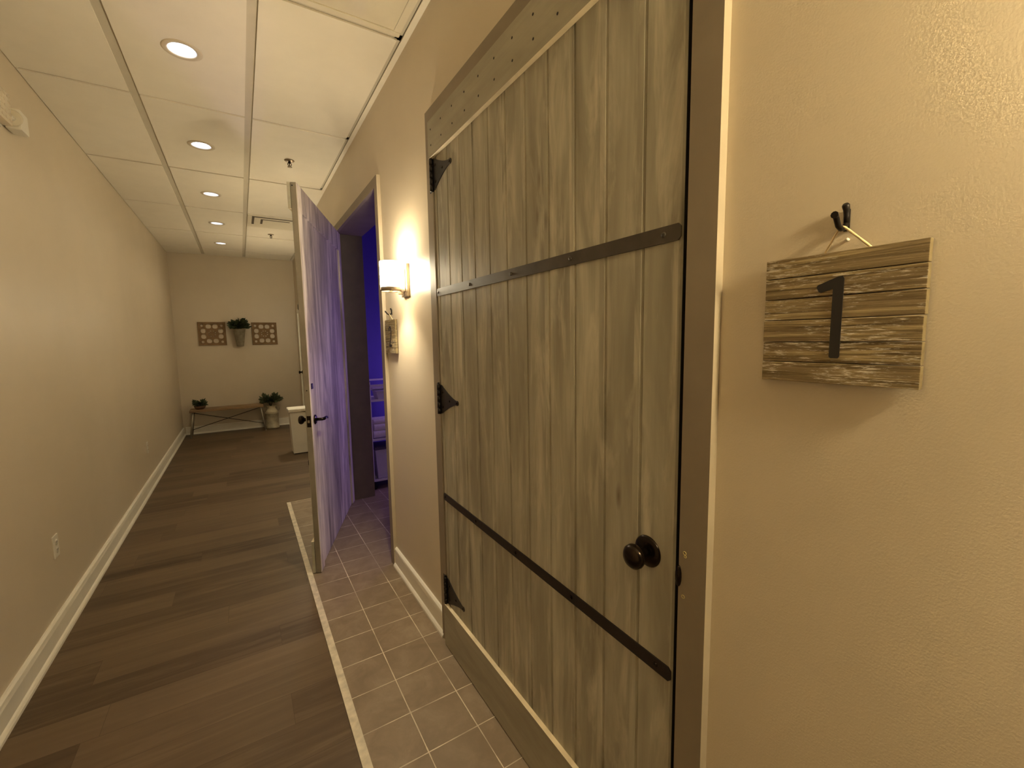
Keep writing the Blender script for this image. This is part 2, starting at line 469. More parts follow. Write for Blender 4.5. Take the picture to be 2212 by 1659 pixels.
# ------------------------------------------------------------------ plank doors (local x from free edge -W to hinge 0, y > 0 is the hall side)
W = 1.3165; ZB, ZT = .006, 2.487
def plank_door(name, loc, rotz, label, hall_knob, inside=False):
    r = empty(name, loc, label, 'door', kind='structure', rotz=rotz)
    # slab with planked hall face
    mb = MB(); n = 12; pw = .1178; edge = -W; xs = [0.0]
    x = -.035 ; xs.append(x)
    while x - pw > -W + .02: x -= pw; xs.append(x)
    xs.append(-W)
    for a, bb in zip(xs, xs[1:]):
        g = .0018; d = .0055
        prof = [(bb + g * .3, -.012), (bb + g * .3, -d), (bb + g + .003, 0), (a - g - .003, 0), (a - g * .3, -d), (a - g * .3, -.012)]
        mb.prism(prof, ZB + .003, ZT - .003, lambda u, v, w: Vector((u, v, w)))
    mb.build('plank_panel', M['door'], r)
    mb = MB(); mb.box(-W, 0, -.022, -.0125, ZB, ZT)
    mb.box(-W - .0008, -W, -.034, -.0035, ZB, ZT, 1)  # free-edge strip; near-black on the closed door to paint in gap shade
    sw = .09
    for q in ((-W, -W + sw, ZB, ZT), (-sw, 0, ZB, ZT), (-W + sw, -sw, ZT - .16, ZT)):
        mb.box(q[0], q[1], -.037, -.022, q[2], q[3], bev=.0015)
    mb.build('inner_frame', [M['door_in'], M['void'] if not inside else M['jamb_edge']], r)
    for nm, z0, z1 in (('top_board', 2.332, ZT), ('bottom_board', ZB, .222)):
        mb = MB(); mb.box(-W - .003, .008, .0002, .0176, z0, z1, bev=.0012)
        brd = mb.build(nm, [M['board'], M['board_edge']], r)
        for p in brd.data.polygons:
            if abs(p.normal.z) > .7 and ZB + .01 < p.center.z < ZT - .01: p.material_index = 1
        if nm == 'top_board' and not inside:
            for i in range(11):
                for zz in (2.379, 2.444):
                    k = MB(); k.lathe([(0, 0), (.0044, 0), (.0036, .0012), (0, .0013)], axis='Y', seg=8)
                    k.build('nail_head', M['black_iron'], brd, loc=(-.028 - .1125 * i, .0174, zz))
    for zl, zr, mt, lab in ((1.744, 1.744, M['strap'], 'grey steel strap'), (.776, .752, M['strap_dark'], 'near-black steel strap')):
        mb = MB(); hw = .0172; x0, x1 = -W + .002, -.004; c = .007
        cl = lambda x: zl + (zr - zl) * (x / -W)
        poly = [(x0, cl(x0) - hw + c), (x0 + c, cl(x0) - hw), (x1 - c, cl(x1) - hw), (x1, cl(x1) - hw + c), (x1, cl(x1) + hw - c), (x1 - c, cl(x1) + hw), (x0 + c, cl(x0) + hw), (x0, cl(x0) + hw - c)]
        mb.prism(poly, .0002, .0034, lambda u, v, w: Vector((u, w, v)))
        st = mb.build('strap', mt, r); st['label'] = lab
        for i in range(5):
            xx = -.03 - (W - .075) * i / 4 if i else -.02
            k = MB(); k.lathe([(0, 0), (.0062, 0), (.0052, .0022), (.002, .003), (0, .0031)], axis='Y', seg=12)
            k.build('bolt_head', M['strap'] if zl > 1 else M['bronze'], st, loc=(xx, .0033, cl(xx)))
    for zc in (2.262, 1.25, .292):
        hp = empty_part('hinge', r, (0, 0, zc))
        mb = MB(); hh = .072
        mb.box(.006, .030, .003, .006, -hh, hh, bev=.001)
        mb.build('hinge_leaf', M['black_iron'], hp)
        mb = MB()
        for k in range(5):
            mb.lathe([(.0001, -hh + k * .0288 + .0008), (.0085, -hh + k * .0288 + .0012), (.0085, -hh + (k + 1) * .0288 - .0012), (.0001, -hh + (k + 1) * .0288 - .0008)], c=(.0, .009, 0), seg=14)
        mb.lathe([(.0001, hh), (.006, hh), (.0045, hh + .006), (.0001, hh + .007)], c=(0, .009, 0), seg=12)
        mb.build('hinge_barrel', M['black_iron'], hp)
        mb = MB()
        poly = [(-.006, -.066), (-.016, -.064)] + [(-.02 - .16 * t, -.058 * (1 - t) ** 1.4 - .0095) for t in [i / 8 for i in range(9)]]
        tip = [(-.19 + .0005 - .011 * math.sin(a), -.011 * math.cos(a)) for a in [PI * i / 8 for i in range(9)]]
        poly = poly + tip + [(x_, -y_) for x_, y_ in reversed(poly)]
        mb.prism(poly, .0004, .0036, lambda u, v, w: Vector((u, w, v)))
        mb.build('hinge_strap', M['black_iron'], hp)
        for xx, zz in ((-.187, 0), (-.11, 0), (-.035, .035), (-.035, -.035)):
            k = MB(); k.lathe([(0, 0), (.0055, 0), (.0042, .0022), (0, .003)], axis='Y', seg=10)
            k.build('hinge_screw', M['bronze'], hp, loc=(xx, .0035, zz))
    kx = -W + .075
    kn = empty_part('door_knob', r, (kx, 0, 1.022))
    mb = MB(); mb.lathe([(.0, 0), (.0375, 0), (.0375, .0025), (.034, .006), (.024, .0085), (.014, .0105), (0, .011)], axis='Y', seg=36)
    mb.build('rosette', M['bronze'], kn)
    mb = MB(); mb.lathe([(.0115, .008), (.0105, .016), (.0115, .026), (.018, .031), (.0262, .038), (.0292, .046), (.028, .054), (.0215, .061), (.011, .0645), (.0001, .0655)], axis='Y', seg=36)
    mb.build('knob', M['bronze'], kn)
    if inside:
        lv = empty_part('lever_handle', r, (kx - .005, -.037, 1.022))
        mb = MB(); mb.lathe([(.0, 0), (.032, 0), (.032, -.004), (.026, -.009), (0, -.0095)], axis='Y', seg=28)
        mb.build('rosette', M['bronze'], lv)
        mb = MB(); mb.tube([(0, -.008, 0), (0, -.045, 0), (.012, -.055, .001), (.05, -.057, .003), (.085, -.056, -.001), (.112, -.054, -.012)], [.010, .010, .0105, .009, .008, .0055], seg=12)
        mb.build('lever', M['bronze'], lv)
        mb = MB(); mb.box(-W - .0022, -W - .0008, -.031, -.007, .985, 1.058, 0); mb.box(-W - .011, -W - .0022, -.025, -.013, 1.013, 1.03, 1, bev=.002)
        mb.build('latch_plate', [M['bronze'], M['chrome']], r)
        mb = MB(); mb.lathe([(0, 0), (.004, 0), (.004, .001), (0, .001)], axis='X', seg=10)
        mb.build('screw_hole', M['void'], r, loc=(-W - .0018, -.018, 1.22))
        mb = MB(); mb.lathe([(0, 0), (.004, 0), (.004, .001), (0, .001)], axis='X', seg=10)
        mb.build('screw_hole', M['void'], r, loc=(-W - .0018, -.012, 2.468))
        mb = MB()
        mb.box(-W + .03, -W + .062, -.0395, -.037, 1.225, 1.262, bev=.001)
        for zz in (1.231, 1.243, 1.255): mb.box(-W + .028, -W + .064, -.0425, -.0395, zz - .0035, zz + .0035, bev=.001)
        mb.build('bolt_keeper', M['bronze'], r)
    return r
def empty_part(name, parent, loc):
    o = bpy.data.objects.new(name, None); COL.objects.link(o); o.parent = parent; o.location = loc; o.empty_display_size = .02
    return o
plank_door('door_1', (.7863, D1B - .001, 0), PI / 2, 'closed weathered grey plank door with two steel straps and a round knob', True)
plank_door('door_2', (.79, 4.235, 0), math.radians(68.93), 'open rustic plank door standing ajar into the hallway with a lever handle', True, inside=True)
# dark stop behind the closed door
mb = MB(); mb.box(.83, .86, D1A, D1A + .03, 0.002, DTOP - .005); mb.box(.83, .86, D1B - .03, D1B, 0.002, DTOP - .005); mb.box(.83, .86, D1A + .03, D1B - .03, DTOP - .035, DTOP - .005)
struct(mb.build('trim_5', M['jamb']), 'dark door stop inside the frame of the closed plank door', 'trim')

# white door far down on the right wall
r = empty('door_3', (FX, 8.16, 0), 'white door with white casing far down the right wall', 'door', kind='structure')
mb = MB(); mb.box(-.006, .03, -.42, .42, .004, 2.02); mb.build('door_slab', M['white_trim'], r)
for y0, y1 in ((-.50, -.42), (.42, .50)):
    mb = MB(); mb.box(-.024, 0, y0, y1, .001, 2.1, bev=.004); mb.build('side_casing', M['white_trim'], r)
mb = MB(); mb.box(-.022, 0, -.42, .42, 2.024, 2.1, bev=.003); mb.build('head_casing', M['white_trim'], r)
mb = MB(); mb.lathe([(0, 0), (.03, 0), (.03, -.006), (.012, -.012), (.012, -.03), (.026, -.04), (.028, -.05), (.018, -.06), (0, -.062)], axis='X', seg=20)
mb.build('door_knob', M['bronze'], r, loc=(-.006, .35, .99))

# ------------------------------------------------------------------ treatment room behind the open door
b = MB()
b.box(WB, 3.7, 4.95, 5.05, 0, CZ + .2); b.box(WB, 3.7, 1.95, 2.05, 0, CZ + .2); b.box(3.6, 3.7, 2.05, 4.95, 0, CZ + .2)
struct(b.build('wall_room', M['purple_lit_wall']), 'treatment room walls glowing purple behind the open door', 'wall')
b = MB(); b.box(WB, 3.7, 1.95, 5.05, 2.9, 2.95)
struct(b.build('ceiling_room', M['purple_lit_wall']), 'treatment room ceiling behind the open door', 'ceiling')

# cart with shelves
cart = empty('utility_cart', (1.30, 4.58, .001), 'white shelf cart standing inside the purple lit room', 'cart')
def CB(name, boxes, mat, parent, bev=.003):
    mb = MB()
    for q in boxes: mb.box(*q, bev=bev)
    return mb.build(name, mat, parent)
cx, cy = 1.30, 4.58
x0, x1, y0, y1 = -.248, .25, -.165, .165
for xx in (x0, x1 - .02):
    for yy in (y0, y1 - .02): CB('post', [(xx, xx + .02, yy, yy + .02, .084, 1.115)], M['cart'], cart)
for z0, z1 in ((.084, .102), (.508, .527), (.912, .930)):
    mb = MB(); mb.box(x0, x1, y0, y1, z0 + .004, z1 - .006); mb.box(x0 - .002, x1 + .002, y0 - .003, y0 + .006, z0, z1 + .004); mb.box(x0 - .002, x1 + .002, y1 - .006, y1 + .003, z0, z1 + .004)
    mb.box(x0 - .002, x0 + .006, y0, y1, z0, z1 + .004); mb.box(x1 - .006, x1 + .002, y0, y1, z0, z1 + .004)
    mb.build('shelf', M['cart'], cart)
CB('top_rail', [(x0, x1, y0, y0 + .016, 1.066, 1.086), (x0, x1, y1 - .016, y1, 1.098, 1.118), (x0, x0 + .016, y0, y1, 1.066, 1.086), (x1 - .016, x1, y0, y1, 1.066, 1.086)], M['cart'], cart)
for xx in (x0 + .012, x1 - .012):
    for yy in (y0 + .012, y1 - .012):
        mb = MB(); mb.lathe([(0, -.012), (.034, -.012), (.036, -.008), (.036, .008), (.034, .012), (0, .012)], axis='Y', seg=18, c=(0, 0, .037)); mb.box(-.008, .008, -.016, .016, .06, .086)
        mb.build('caster', M['black_iron'], cart, loc=(xx, yy, 0))
# bin on top shelf
bn = MB()
bn.prism([(-.13, 0), (.13, 0), (.15, .085), (-.15, .085)], -.09, .09, lambda u, v, w: Vector((u, w, v)))
bn.box(-.158, .158, -.105, .105, .078, .086, bev=.002)
tag(bn.build('storage_bin', M['basket'], loc=(1.285, 4.535, .931)), 'shallow white tray on the top shelf of the cart', 'tray')
def towel(loc, w, d, hgt, label, group, name='folded_towel'):
    mb = MB(); n = 10
    prof = []
    for i in range(n + 1):
        a = -PI / 2 + PI * i / n; prof.append((-d / 2 - .02 * math.cos(a) + .0, hgt / 2 + hgt / 2 * math.sin(a)))
    prof += [(d / 2, hgt), (d / 2 + .01, hgt * .5), (d / 2, 0)]
    mb.prism(prof, -w / 2, w / 2, lambda u, v, q: Vector((q, u + .004 * math.sin(q * 30), max(0, v + (.004 * math.sin(q * 17 + u * 9) if v > .02 else 0)))))
    o = mb.build(name, M['towel'], loc=loc)
    return tag(o, label, 'towel', group)
towel((1.29, 4.565, .5315), .40, .22, .068, 'thick folded white towel at the bottom of the cart stack', 'towels on the middle shelf')
towel((1.295, 4.57, .6035), .39, .21, .066, 'thick folded white towel in the middle of the cart stack', 'towels on the middle shelf')
towel((1.29, 4.575, .674), .38, .20, .040, 'thin folded towel topmost on the cart stack', 'towels on the middle shelf')
towel((1.25, 4.61, 1.0205), .26, .13, .026, 'small folded towel lying in the tray on the cart top', 'towels on the cart tray')
mb = MB(); mb.prism([(-.17, 0), (.17, 0), (.19, .30), (-.19, .30)], -.13, .13, lambda u, v, w: Vector((u, w, v)))
t = empty('storage_tub', (1.285, 4.57, .1065), 'large whitish tub on the bottom shelf of the cart', 'tub')
mb.build('tub_body', M['basket'], t)
mb = MB(); mb.box(-.2, .2, -.14, .14, .301, .325, bev=.004); mb.build('tub_lid', plain('dark_tub_lid', (.10, .09, .11), .5), t)

# ------------------------------------------------------------------ wall sconces
def make_sconce(label):
    r = empty('wall_sconce', (WX, 2.38, 1.855), label, 'wall lamp', 'wall sconces along the right wall')
    mb = MB(); mb.box(-.017, 0, -.05, .05, -.088, .088, bev=.002); mb.box(-.021, -.0172, -.028, .028, -.06, .06, bev=.001)
    mb.lathe([(0, 0), (.004, 0), (.003, -.003), (0, -.004)], axis='X', c=(-.021, 0, -.005), seg=12)
    mb.build('back_plate', M['chrome'], r)
    mb = MB(); mb.box(-.050, -.0205, -.010, .010, -.076, -.0605, bev=.002)
    mb.build('arm', M['chrome'], r)
    mb = MB(); mb.lathe([(.049, -.0405), (.049, -.058), (.0505, -.062), (.0545, -.062), (.0560, -.058), (.0560, -.0405), (.0505, -.0395), (.049, -.0405)], c=(-.090, 0, 0), seg=48, caps=False)
    mb.box(-.139, -.041, -.004, .004, -.061, -.056); mb.box(-.094, -.086, -.049, .049, -.0605, -.0565)
    mb.lathe([(.0001, -.058), (.010, -.058), (.012, -.05), (.012, -.042), (.0001, -.042)], c=(-.090, 0, 0), seg=18)
    mb.build('shade_holder', M['chrome'], r)
    mb = MB(); R_ = .055
    mb.lathe([(R_ - .002, -.041), (R_, -.038), (R_, .094), (R_ - .001, .096), (R_ - .004, .096), (R_ - .005, .094), (R_ - .005, -.039), (R_ - .002, -.041)], c=(-.090, 0, 0), seg=48, caps=False)
    mb.build('glass_shade', M['shade'], r)
    mb = MB(); mb.lathe([(.0001, -.04), (.012, -.04), (.012, -.015), (.02, .01), (.024, .028), (.02, .044), (.009, .053), (.0001, .055)], c=(-.090, 0, 0), seg=24)
    mb.build('bulb', M['bulb'], r)
    return r
sc1 = make_sconce('lit wall sconce with frosted glass shade between the two plank doors')
sc2 = copy_tree(sc1, (WX, -.38, 1.93), 'lit wall sconce just beyond the right edge of view')
sc3 = copy_tree(sc1, (WX, 4.74, 1.855), 'lit wall sconce hidden behind the open plank door')
sc4 = copy_tree(sc1, (FX, 7.10, 1.855), 'unseen lit wall sconce added for light far down the right wall behind the open plank door')  # added lamp, never in view, brightens the far end
for ch in sc2.children:
    if ch.name.startswith('glass_shade'):
        ch.data = ch.data.copy(); ch.data.materials[0] = M['shade2']
def bulb_light(name, loc, col, watts, r=.02):
    l = bpy.data.lights.new(name, 'POINT'); l.energy = watts; l.color = col; l.shadow_soft_size = r
    o = bpy.data.objects.new(name, l); COL.objects.link(o); o.location = loc
    return o
bulb_light('sconce_bulb_light', (WX - .09, 2.38, 1.855 + .075), (1., .86, .60), BULB)
bulb_light('sconce_bulb_light', (WX - .09, -.38, 1.93 + .075), (1., .80, .46), BULB)
bulb_light('sconce_bulb_light', (WX - .09, 4.74, 1.855 + .075), (1., .86, .60), BULB)
bulb_light('sconce_bulb_light', (FX - .09, 7.10, 1.855 + .075), (1., .86, .60), BULB)  # bulb of the added far sconce
for sx, sy, sz, c3 in ((WX, 2.38, 1.855, (1., .86, .60)), (WX, -.38, 1.93, (1., .80, .46)), (WX, 4.74, 1.855, (1., .86, .60)), (FX, 7.10, 1.855, (1., .86, .60))):
    l = bpy.data.lights.new('sconce_down_beam', 'SPOT'); l.energy = SPOT; l.color = c3; l.shadow_soft_size = .025
    l.spot_size = math.radians(112); l.spot_blend = .9
    o = bpy.data.objects.new('sconce_down_beam', l); COL.objects.link(o); o.location = (sx - .128, sy + .012, sz - .030); o.rotation_euler = (0, math.radians(11), 0)
bulb_light('room_mood_light', (2.3, 4.35, 1.15), (.56, .33, 1.), MOOD, .15)

# ------------------------------------------------------------------ ceiling fittings
def make_downlight(label):
    r = empty('downlight', (LIGHTX, LIGHTY[0], CZ - TD), label, 'ceiling light', 'round recessed ceiling lights in a row')
    mb = MB(); mb.lathe([(.0605, .0), (.0605, -.002), (.066, -.0042), (.080, -.0042), (.086, -.001), (.086, 0)], seg=48, caps=False)
    mb.build('trim_ring', M['can_ring'], r)
    mb = MB(); mb.lathe([(.0602, -.001), (.056, .012), (.051, .026), (.049, .032)], seg=48, caps=False)
    bm = mb.bm
    o = mb.build('reflector', M['can_cup'], r)
    mb = MB(); mb.lathe([(.0001, .028), (.049, .028), (.049, .034), (.0001, .034)], seg=40)
    mb.build('lamp_lens', M['can_lamp'], r)
    return r
dl = make_downlight('nearest and largest round ceiling light in the row')
for y, lab in zip(LIGHTY[1:], ('second nearest round ceiling light just past the ceiling shadow', 'third and middle round ceiling light of the row', 'fourth round ceiling light left of the air vent', 'farthest and smallest round ceiling light near the end wall')):
    copy_tree(dl, (LIGHTX, y, CZ - TD), lab)
for y, lab in ((1.61, 'unseen round ceiling light added for fill just above the top edge of view'), (.37, 'unseen round ceiling light added for fill above the closed door'), (-.87, 'unseen round ceiling light added for fill behind the viewpoint')):
    copy_tree(dl, (LIGHTX, y, CZ - TD), lab)  # extra downlights added out of view as fill
for y in LIGHTY + [1.61, .37, -.87]:
    l = bpy.data.lights.new('downlight_beam', 'SPOT'); l.energy = DOWN; l.color = (1., .86, .62); l.shadow_soft_size = .004
    l.spot_size = math.radians(136); l.spot_blend = .6
    o = bpy.data.objects.new('downlight_beam', l); COL.objects.link(o); o.location = (LIGHTX, y, CZ - TD + .022)
def make_sprinkler(loc, label):
    r = empty('fire_sprinkler', loc, label, 'sprinkler', 'ceiling fire sprinklers')
    mb = MB(); mb.lathe([(.0001, 0), (.038, 0), (.036, -.005), (.024, -.008), (.014, -.009), (.0001, -.009)], seg=28); mb.build('escutcheon', M['chrome'], r)
    mb = MB(); mb.lathe([(.0001, -.008), (.010, -.009), (.009, -.022), (.0001, -.023)], seg=16)
    for s in (-1, 1): mb.tube([(s * .009, 0, -.018), (s * .014, 0, -.03), (s * .007, 0, -.046), (0, 0, -.05)], .0028, seg=8)
    mb.lathe([(.0001, -.022), (.0035, -.023), (.0035, -.045), (.0001, -.046)], seg=10)
    mb.build('frame', M['bronze'], r)
    mb = MB(); mb.lathe([(.0001, -.050), (.017, -.050), (.018, -.052), (.0001, -.053)], seg=20); mb.build('deflector', M['chrome'], r)
    return r
sp = make_sprinkler((.438, 4.08, CZ - TD), 'nearer ceiling sprinkler above the top of the open door')
copy_tree(sp, (.452, 6.92, CZ - TD), 'farther ceiling sprinkler beyond the air vent')
# air vent
v = empty('ceiling_vent', (.46, 6.26, CZ - TD), 'square white air vent with dark slots in the far ceiling', 'vent')
mb = MB()
mb.box(-.29, .29, -.29, .29, -.004, 0, bev=.001); mb.build('vent_plate', M['vent'], v)
mb = MB()
for r_ in (.245, .155):
    w = .034
    mb.box(-r_, r_, -r_, -r_ + w, -.0065, -.0042); mb.box(-r_, -r_ + w * .7, -r_ + w, r_ * .55, -.0065, -.0042)
o = mb.build('vent_slot', M['vent_dark'], v); o['label'] = 'dark slot rings'
mb = MB()
for r_, z in ((.205, -.0062), (.112, -.0068)):
    mb.prism([(-r_, -r_), (r_, -r_), (r_, r_), (-r_, r_)], z, -.0042, lambda a, c, w: Vector((a, c, w)))
mb.build('vent_cone', M['vent'], v)
# unlit troffer at the top of view
fx = empty('light_panel', ((FIX[0] + FIX[1]) / 2, (FIX[2] + FIX[3]) / 2, CZ), 'unlit glossy ceiling light panel at the top edge of view', 'ceiling light')
hw, hl = (FIX[1] - FIX[0]) / 2 - .012, (FIX[3] - FIX[2]) / 2 - .012
mb = MB(); fw = .035
for q in ((-hw, hw, -hl, -hl + fw), (-hw, hw, hl - fw, hl), (-hw, -hw + fw, -hl + fw, hl - fw), (hw - fw, hw, -hl + fw, hl - fw)): mb.box(*q, -.012, -.0005, bev=.004)
mb.build('panel_frame', plain('gloss_white_frame', (.78, .72, .58), .15, var=.02, spec=.7), fx)
mb = MB(); mb.box(-hw + fw, hw - fw, -hl + fw, hl - fw, -.006, -.001); mb.build('panel_lens', M['lens'], fx)

# ------------------------------------------------------------------ number signs and hooks
def ribbon(pts, w):
    L, R_ = [], []
    P_ = [Vector((p[0], p[1])) for p in pts]
    for i, p in enumerate(P_):
        d = (P_[min(i + 1, len(P_) - 1)] - P_[max(i - 1, 0)]).normalized(); nrm = Vector((-d.y, d.x))
        L.append(tuple(p + nrm * w / 2)); R_.append(tuple(p - nrm * w / 2))
    return L + list(reversed(R_))
def number_sign(y, digit, label):
    """local: y = 0 at sign centre, +y is deeper down the hall (image left); z = 0 at bottom edge"""
    r = empty('number_sign', (.7935, y, 1.449), label, 'sign', 'numbered wooden door signs')
    mb = MB(); zs = [0, .0335, .067, .1035, .1385, .1735, .206]
    for i, (a, c) in enumerate(zip(zs, zs[1:])):
        mb.box(-.0065 + .0006 * (i % 2), .0055, -.1065 + .0003 * (i % 3), .1065 - .0003 * ((i + 1) % 3), a + .0007, c - .0007, bev=.0009)
    o = mb.build('board', [M['sign'], M['sign_edge']], r)
    for p in o.data.polygons:
        if abs(p.normal.y) > .7 or p.normal.z < -.7 and p.center.z < .002 or p.normal.z > .7 and p.center.z > .2: p.material_index = 1
    mb = MB(); f = lambda u, v, w: Vector((-.0066 - w, -u, v))   # u grows to the right in the picture
    if digit == 1:
        yc = .3125
        pts = [(.3095, 1.616), (.3035, 1.6165), (.3015, 1.612), (.3022, 1.493), (.304, 1.4905), (.314, 1.4905), (.3162, 1.493), (.3158, 1.598), (.332, 1.5935), (.335, 1.5945), (.3385, 1.602), (.337, 1.6055)]
        mb.prism([(yc - a, z - 1.449) for a, z in pts], 0, .0012, f)
    else:
        arc = [(-.020 - .002, .144)] + [(-.003 + .024 * math.cos(a), .138 + .022 * math.sin(a)) for a in [math.radians(150 - 22 * i) for i in range(9)]]
        path = arc + [(.017, .112), (.004, .082), (-.010, .062), (-.022, .047)]
        mb.prism(ribbon(path, .011), 0, .0012, f)
        mb.prism([(-.028, .041), (.026, .041), (.026, .053), (-.022, .053)], 0, .0013, f)
        mb.lathe([(0, 0), (.008, 0), (.008, .0012), (0, .0012)], axis='X', c=(-.0079, .0225, .146), seg=14)
    mb.build('numeral', M['number'], r)
    mb = MB()
    pr = [(.0, -.0415, .203), (-.001, -.034, .211), (-.003, -.024, .222), (-.006, -.0145, .232), (-.0085, -.0075, .2395), (-.009, -.0035, .2412), (-.0075, .001, .2365), (-.004, .008, .226), (-.001, .0155, .214), (.0, .0215, .203)]
    mb.tube(pr, [.0016, .0019, .0016, .002, .0017, .0017, .0016, .0013, .0016, .0014], seg=8)
    mb.build('hanging_cord', M['twine'], r)
    return r
number_sign(.3125, 1, 'weathered wooden board sign numbered 1 beside the closed door')
number_sign(2.682, 2, 'small weathered board sign numbered 2 below the sconce')
def hook(y, label):
    r = empty('wall_hook', (WX, y, 1.688), label, 'hook', 'black iron hooks holding the number signs')
    mb = MB()
    mb.box(-.004, 0, -.004, .004, -.003, .030, bev=.0015)
    mb.tube([(-.003, 0, .004), (-.004, 0, .020), (-.0055, 0, .028), (-.009, 0, .0345), (-.0105, 0, .0365)], [.0038, .004, .0044, .0052, .0034], seg=10)
    mb.tube([(-.003, 0, .008), (-.010, 0, .001), (-.020, 0, -.0015), (-.030, 0, .002), (-.036, 0, .010), (-.0385, 0, .013), (-.041, 0, .016), (-.0445, 0, .016)], [.004, .004, .004, .004, .004, .004, .0046, .0052], seg=10)
    mb.build('hook_body', M['black_iron'], r)
    return r
mb = MB(); mb.lathe([(0, 0), (.0022, 0), (.0026, -.004), (.002, -.0055), (0, -.006)], axis='X', seg=10)
tag(mb.build('wall_nail', M['white_plastic'], loc=(WX, .3065, 1.672)), 'tiny pale nail in the wall under the hook above sign 1', 'nail')
hook(.309, 'black iron hook holding the sign numbered 1')
hook(2.6785, 'black iron hook holding the sign numbered 2')

# ------------------------------------------------------------------ left wall: outlets and emergency light
def outlet(loc, label):
    r = empty('wall_outlet', loc, label, 'outlet', 'white outlets low on the left wall')
    mb = MB(); mb.box(0, .006, -.037, .037, -.06, .06, bev=.0022); mb.build('cover_plate', M['white_plastic'], r)
    for zz in (-.021, .021):
        mb = MB(); mb.lathe([(.0001, 0), (.0165, 0), (.0165, .002), (.0001, .0022)], axis='X', c=(.006, 0, zz), seg=20)
        rc = mb.build('receptacle', M['white_plastic'], r)
        k = MB()
        for yy in (-.006, .006): k.box(.0083, .0088, yy - .0011, yy + .0011, zz - .002, zz + .008)
        k.build('slot', M['void'], rc)
    return r
o1 = outlet((LX, 3.165, .468), 'nearer white outlet low on the left wall')
copy_tree(o1, (LX, 5.83, .445), 'farther white outlet low on the left wall near the bench')
em = empty('exit_light', (LX, 2.93, 2.655), 'white emergency light high on the left wall cut by the picture edge', 'emergency light')
mb = MB(); mb.box(0, .022, -.2, .2, -.085, .085, bev=.004); mb.build('housing', M['white_plastic'], em)
mb = MB(); mb.box(.022, .058, -.2, .2, -.075, .07, bev=.004)
for i in range(10):
    for j in range(5):
        yy = -.18 + i * .04; zz = -.055 + j * .027
        mb.box(.058, .0605, yy - .012, yy + .012, zz - .005, zz + .005, bev=.001)
mb.build('prismatic_lens', plain('clear_prismatic_plastic', (.66, .58, .44), .1, var=.05, spec=.9), em)
mb = MB(); mb.tube([(.03, .2, -.01), (.035, .25, -.012), (.04, .30, -.008)], .012, seg=12); mb.build('lamp_arm', M['white_plastic'], em)
hd = MB(); hd.box(.005, .065, .285, .385, -.055, .045, bev=.010); hd.build('lamp_head', M['white_plastic'], em)
mb = MB(); mb.lathe([(.0001, 0), (.036, 0), (.04, -.005), (.034, -.009), (.0001, -.010)], axis='Y', c=(.035, .285, -.005), seg=24); mb.build('lamp_face', M['lens'], em)

# ------------------------------------------------------------------ far end: bench, can, hamper, wall art
bench = empty('bench', (-.262, 8.73, 0), 'low wooden bench with angled metal legs against the end wall', 'bench')
for y0, y1 in ((-.15, -.052), (-.048, .048), (.052, .15)):
    mb = MB(); mb.box(-.52, .52, y0, y1, .415, .452, bev=.004); mb.build('seat_plank', M['bench'], bench)
for s in (-1, 1):
    for yy in (-.125, .125):
        mb = MB(); mb.tube([(s * .475, yy * .95, .414), (s * .53, yy, .004)], [.014, .013], seg=10); mb.lathe([(.0001, 0), (.016, 0), (.016, .008), (.0001, .009)], c=(s * .53, yy, 0), seg=14); mb.build('leg', M['bench_leg'], bench)
    mb = MB(); mb.tube([(s * .475, -.118, .408), (s * .475, .118, .408)], .011, seg=10); mb.build('leg_rail', M['bench_leg'], bench)
for s in (-1, 1):
    mb = MB(); mb.tube([(s * .478, .02 * s, .395), (-s * .515, .02 * s, .11)], .005, seg=8); mb.build('cross_brace', M['black_iron'], bench)
for s in (-1, 1):
    mb = MB(); mb.tube([(s * .515, -.122, .11), (s * .515, .122, .11)], .006, seg=8); mb.build('leg_stretcher', M['bench_leg'], bench)

def leafy(mb, c, rad, n, size, seed, squash=.8, up=.35, m=0):
    R_ = random.Random(seed)
    for i in range(n):
        a = R_.uniform(0, 2 * PI); e = R_.uniform(-.35, 1.); rr = rad * R_.uniform(.25, 1.)
        d = Vector((math.cos(a) * math.cos(e), math.sin(a) * math.cos(e), math.sin(e) * squash + up * .3)).normalized()
        p = Vector(c) + d * rr
        L = size * R_.uniform(.7, 1.25); w = L * R_.uniform(.28, .42)
        side = d.cross(Vector((R_.uniform(-1, 1), R_.uniform(-1, 1), R_.uniform(-1, 1)))).normalized(); nrm = d.cross(side)
        pts = [p - d * L * .5, p + side * w * .8 - d * L * .1 + nrm * L * .08, p + side * w * .5 + d * L * .3, p + d * L * .6 - nrm * L * .12, p - side * w * .5 + d * L * .3, p - side * w * .8 - d * L * .1 + nrm * L * .08]
        vs = [mb.bm.verts.new(q) for q in pts]; mid = mb.bm.verts.new(p + d * L * .1 - nrm * L * .05)
        for k in range(6):
            f = mb.bm.faces.new((vs[k], vs[(k + 1) % 6], mid)); f.material_index = m; f.smooth = False
pl = empty('potted_succulent', (-.645, 8.72, .4525), 'small green potted plant on the left end of the bench', 'plant')
mb = MB(); mb.lathe([(.0001, 0), (.05, 0), (.07, .02), (.085, .05), (.082, .052), (.06, .04), (.0001, .038)], seg=24); mb.build('bowl', M['pot'], pl)
mb = MB(); leafy(mb, (0, 0, .07), .105, 160, .055, 3); mb.build('foliage', M['leaf2'], pl)

